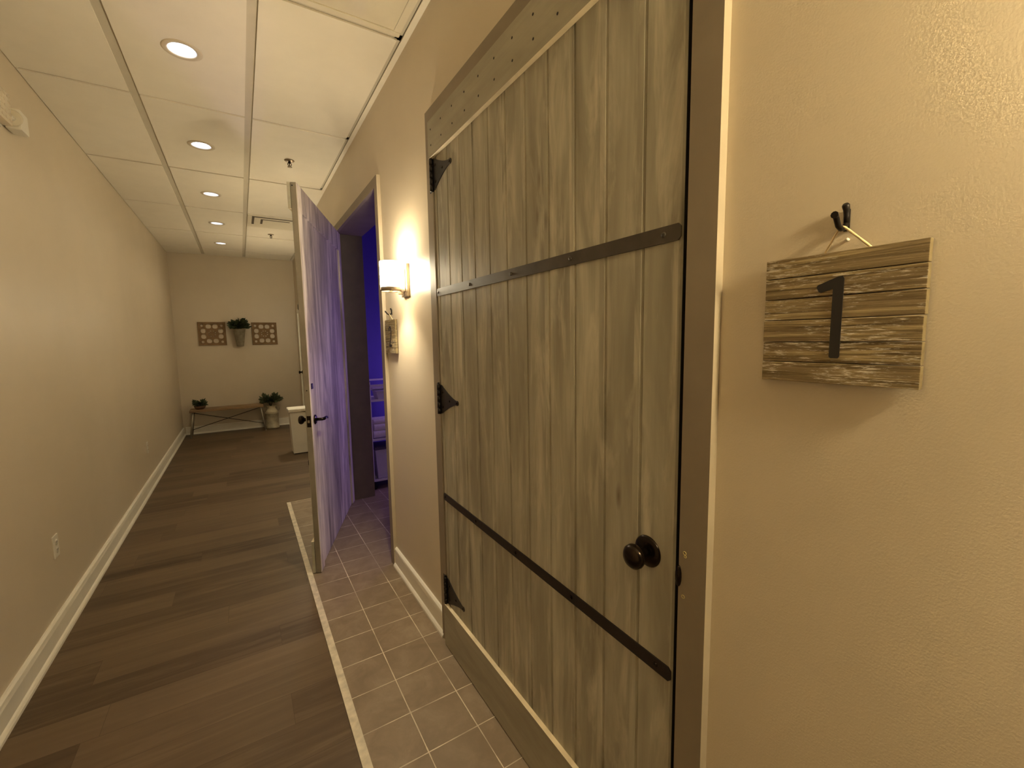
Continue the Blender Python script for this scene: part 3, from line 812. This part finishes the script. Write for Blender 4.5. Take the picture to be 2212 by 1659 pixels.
can = empty('milk_can', (.385, 8.78, 0), 'old cream and grey metal milk can beside the bench', 'milk can')
mb = MB(); mb.lathe([(.0001, .002), (.104, .002), (.108, .008), (.108, .03), (.104, .034), (.104, .26), (.107, .264), (.107, .276), (.102, .282), (.0001, .283)], seg=40); mb.build('can_body', M['milkcan'], can)
mb = MB(); mb.lathe([(.102, .282), (.092, .31), (.072, .335), (.066, .345), (.066, .385), (.078, .40), (.080, .405), (.074, .407), (.062, .39), (.0001, .385)], seg=40); mb.build('can_neck', M['milkcan_top'], can)
for s in (-1, 1):
    mb = MB(); mb.tube([(s * .090, 0, .305), (s * .122, 0, .32), (s * .128, 0, .35), (s * .108, 0, .368), (s * .068, 0, .372)], .006, seg=8); mb.build('can_handle', M['milkcan'], can)
mb = MB(); leafy(mb, (0, 0, .07), .17, 280, .075, 5, up=.5)
for i in range(9):
    a = i * 2.4; mb.tube([(.01 * math.cos(a), .01 * math.sin(a), -.02), (.05 * math.cos(a), .05 * math.sin(a), .12), (.10 * math.cos(a), .10 * math.sin(a), .17)], .003, seg=5)
tag(mb.build('greenery_bunch', M['leaf2'], loc=(.375, 8.78, .412)), 'bushy green leaves standing in the milk can', 'plant')

hm = empty('laundry_hamper', (.655, 6.60, 0), 'tall white lidded bin behind the open door', 'bin')
mb = MB(); mb.prism([(-.145, -.115), (.145, -.115), (.145, .115), (-.145, .115)], .012, .575, lambda u, v, w: Vector((u * (1 + .12 * (w - .012) / .563), v * (1 + .1 * (w - .012) / .563), w)))
mb.build('bin_body', M['white_plastic'], hm)
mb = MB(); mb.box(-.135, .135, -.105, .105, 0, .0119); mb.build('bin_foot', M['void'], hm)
mb = MB(); mb.box(-.182, .182, -.142, .142, .576, .625, bev=.016); mb.build('bin_lid', M['white_plastic'], hm)
mb = MB(); mb.prism([(-.06 + .12 * i / 10, .592 - .016 * math.sin(PI * i / 10)) for i in range(11)], 0, .004, lambda u, v, w: Vector((u + .03, -.1415 - w, v)))
mb.build('lid_grip', plain('grip_recess', (.22, .17, .10), .6), hm)

def wall_panel(x, label):
    """carved square lattice built from a 2-D outline with cut-outs"""
    r = empty('wall_panel', (x, YE, 1.492), label, 'wall decor', 'square carved wooden wall panels')
    h_ = .1965; mb = MB(); fw = .03
    for q in ((-h_, h_, 0, fw), (-h_, h_, 2 * h_ - fw, 2 * h_), (-h_, -h_ + fw, fw, 2 * h_ - fw), (h_ - fw, h_, fw, 2 * h_ - fw)):
        mb.box(q[0], q[1], -.025, -.001, q[2], q[3], bev=.002)
    mb.build('frame', M['rustic'], r)
    cu = bpy.data.curves.new('fretwork', 'CURVE'); cu.dimensions = '2D'; cu.fill_mode = 'BOTH'; cu.extrude = .005
    def poly(pts):
        s = cu.splines.new('POLY'); s.points.add(len(pts) - 1); s.use_cyclic_u = True
        for p, q in zip(s.points, pts): p.co = (q[0], q[1], 0, 1)
    e = h_ - fw + .002
    poly([(-e, -e), (e, -e), (e, e), (-e, e)])
    def petal(cx_, cy_, rx, ry): poly([(cx_ + rx * math.copysign(abs(math.cos(t)) ** .8, math.cos(t)), cy_ + ry * math.copysign(abs(math.sin(t)) ** .8, math.sin(t))) for t in [2 * PI * i / 20 for i in range(20)]])
    for s in (-1, 1):
        for t_ in (-1, 1):
            petal(s * .047, t_ * .122, .038, .036); petal(t_ * .122, s * .047, .036, .038); petal(s * .138, t_ * .138, .019, .019)
    for i in range(8):
        a = 2 * PI * (i + .5) / 8; petal(.048 * math.cos(a), .048 * math.sin(a), .0085, .0085)
    tmp = bpy.data.objects.new('tmp', cu); COL.objects.link(tmp)
    dg = bpy.context.evaluated_depsgraph_get(); me = bpy.data.meshes.new_from_object(tmp.evaluated_get(dg))
    bpy.data.objects.remove(tmp)
    me.transform(Matrix.Translation((0, -.012, h_)) @ Matrix.Rotation(PI / 2, 4, 'X'))
    me.name = 'fretwork'; me.materials.clear(); me.materials.append(M['rustic'])
    o = bpy.data.objects.new('fretwork', me); COL.objects.link(o); o.parent = r
    return r
wp = wall_panel(-.40, 'carved wooden square wall panel left of the wall bucket')
copy_tree(wp, (.372, YE, 1.488), 'carved wooden square wall panel right of the wall bucket')
bk = empty('wall_bucket', (-.008, YE - .001, 1.468), 'galvanised cone bucket hung between the two carved panels', 'bucket')
mb = MB(); prof = [(.0001, .0), (.048, .0), (.052, .004), (.092, .285), (.096, .288), (.096, .294), (.090, .294), (.086, .285), (.05, .02), (.0001, .02)]
mb.lathe(prof, c=(0, -.097, 0), seg=36); mb.build('bucket_body', M['galv'], bk)
mb = MB(); mb.box(-.012, .012, -.012, 0, .25, .335, bev=.002); mb.tube([(0, -.006, .31), (0, -.004, .33), (0, -.004, .34)], .004, seg=8); mb.build('hanger', M['galv'], bk)
mb = MB(); leafy(mb, (0, 0, .04), .15, 300, .075, 11, squash=.9)
for i in range(8):
    a = i * .8; mb.tube([(.01 * math.cos(a), .01 * math.sin(a), -.16), (.03 * math.cos(a), .03 * math.sin(a), .02), (.07 * math.cos(a), .05 * math.sin(a), .12)], .003, seg=5)
tag(mb.build('greenery_spray', M['leaf'], loc=(-.008, YE - .155, 1.762)), 'dark green leaf spray spilling out of the wall bucket', 'plant')

# ------------------------------------------------------------------ camera, world, view
R3 = ((0.8484846, 0.0107393, -0.5291114), (0, 0, 0), (0, 0, 0))
ay, ax, az = -0.556127796, 0.105549986, -0.0165207530
def rx(t): return Matrix(((1, 0, 0), (0, math.cos(t), -math.sin(t)), (0, math.sin(t), math.cos(t))))
def ry(t): return Matrix(((math.cos(t), 0, math.sin(t)), (0, 1, 0), (-math.sin(t), 0, math.cos(t))))
def rz(t): return Matrix(((math.cos(t), -math.sin(t), 0), (math.sin(t), math.cos(t), 0), (0, 0, 1)))
RR = rz(az) @ rx(ax) @ ry(ay)
w3 = lambda v: Vector((v[0], v[2], -v[1]))
right, down, fwd = w3(RR[0]), w3(RR[1]), w3(RR[2])
cam = bpy.data.cameras.new('camera'); cam.sensor_width = 36; cam.lens = 934.776512 * 36 / 2212; cam.clip_start = .01
co = bpy.data.objects.new('camera', cam); COL.objects.link(co)
mw = Matrix((right, -down, -fwd)).transposed().to_4x4(); mw.translation = Vector((0, 0, CAMZ)); co.matrix_world = mw
S.camera = co
wd = bpy.data.worlds.new('world'); S.world = wd; wd.use_nodes = True
wd.node_tree.nodes['Background'].inputs[0].default_value = (.9, .7, .45, 1); wd.node_tree.nodes['Background'].inputs[1].default_value = AMB
S.view_settings.view_transform = 'Standard'; S.view_settings.look = 'None'; S.view_settings.gamma = 1
S.view_settings.use_curve_mapping = False; S.view_settings.exposure = EXPO
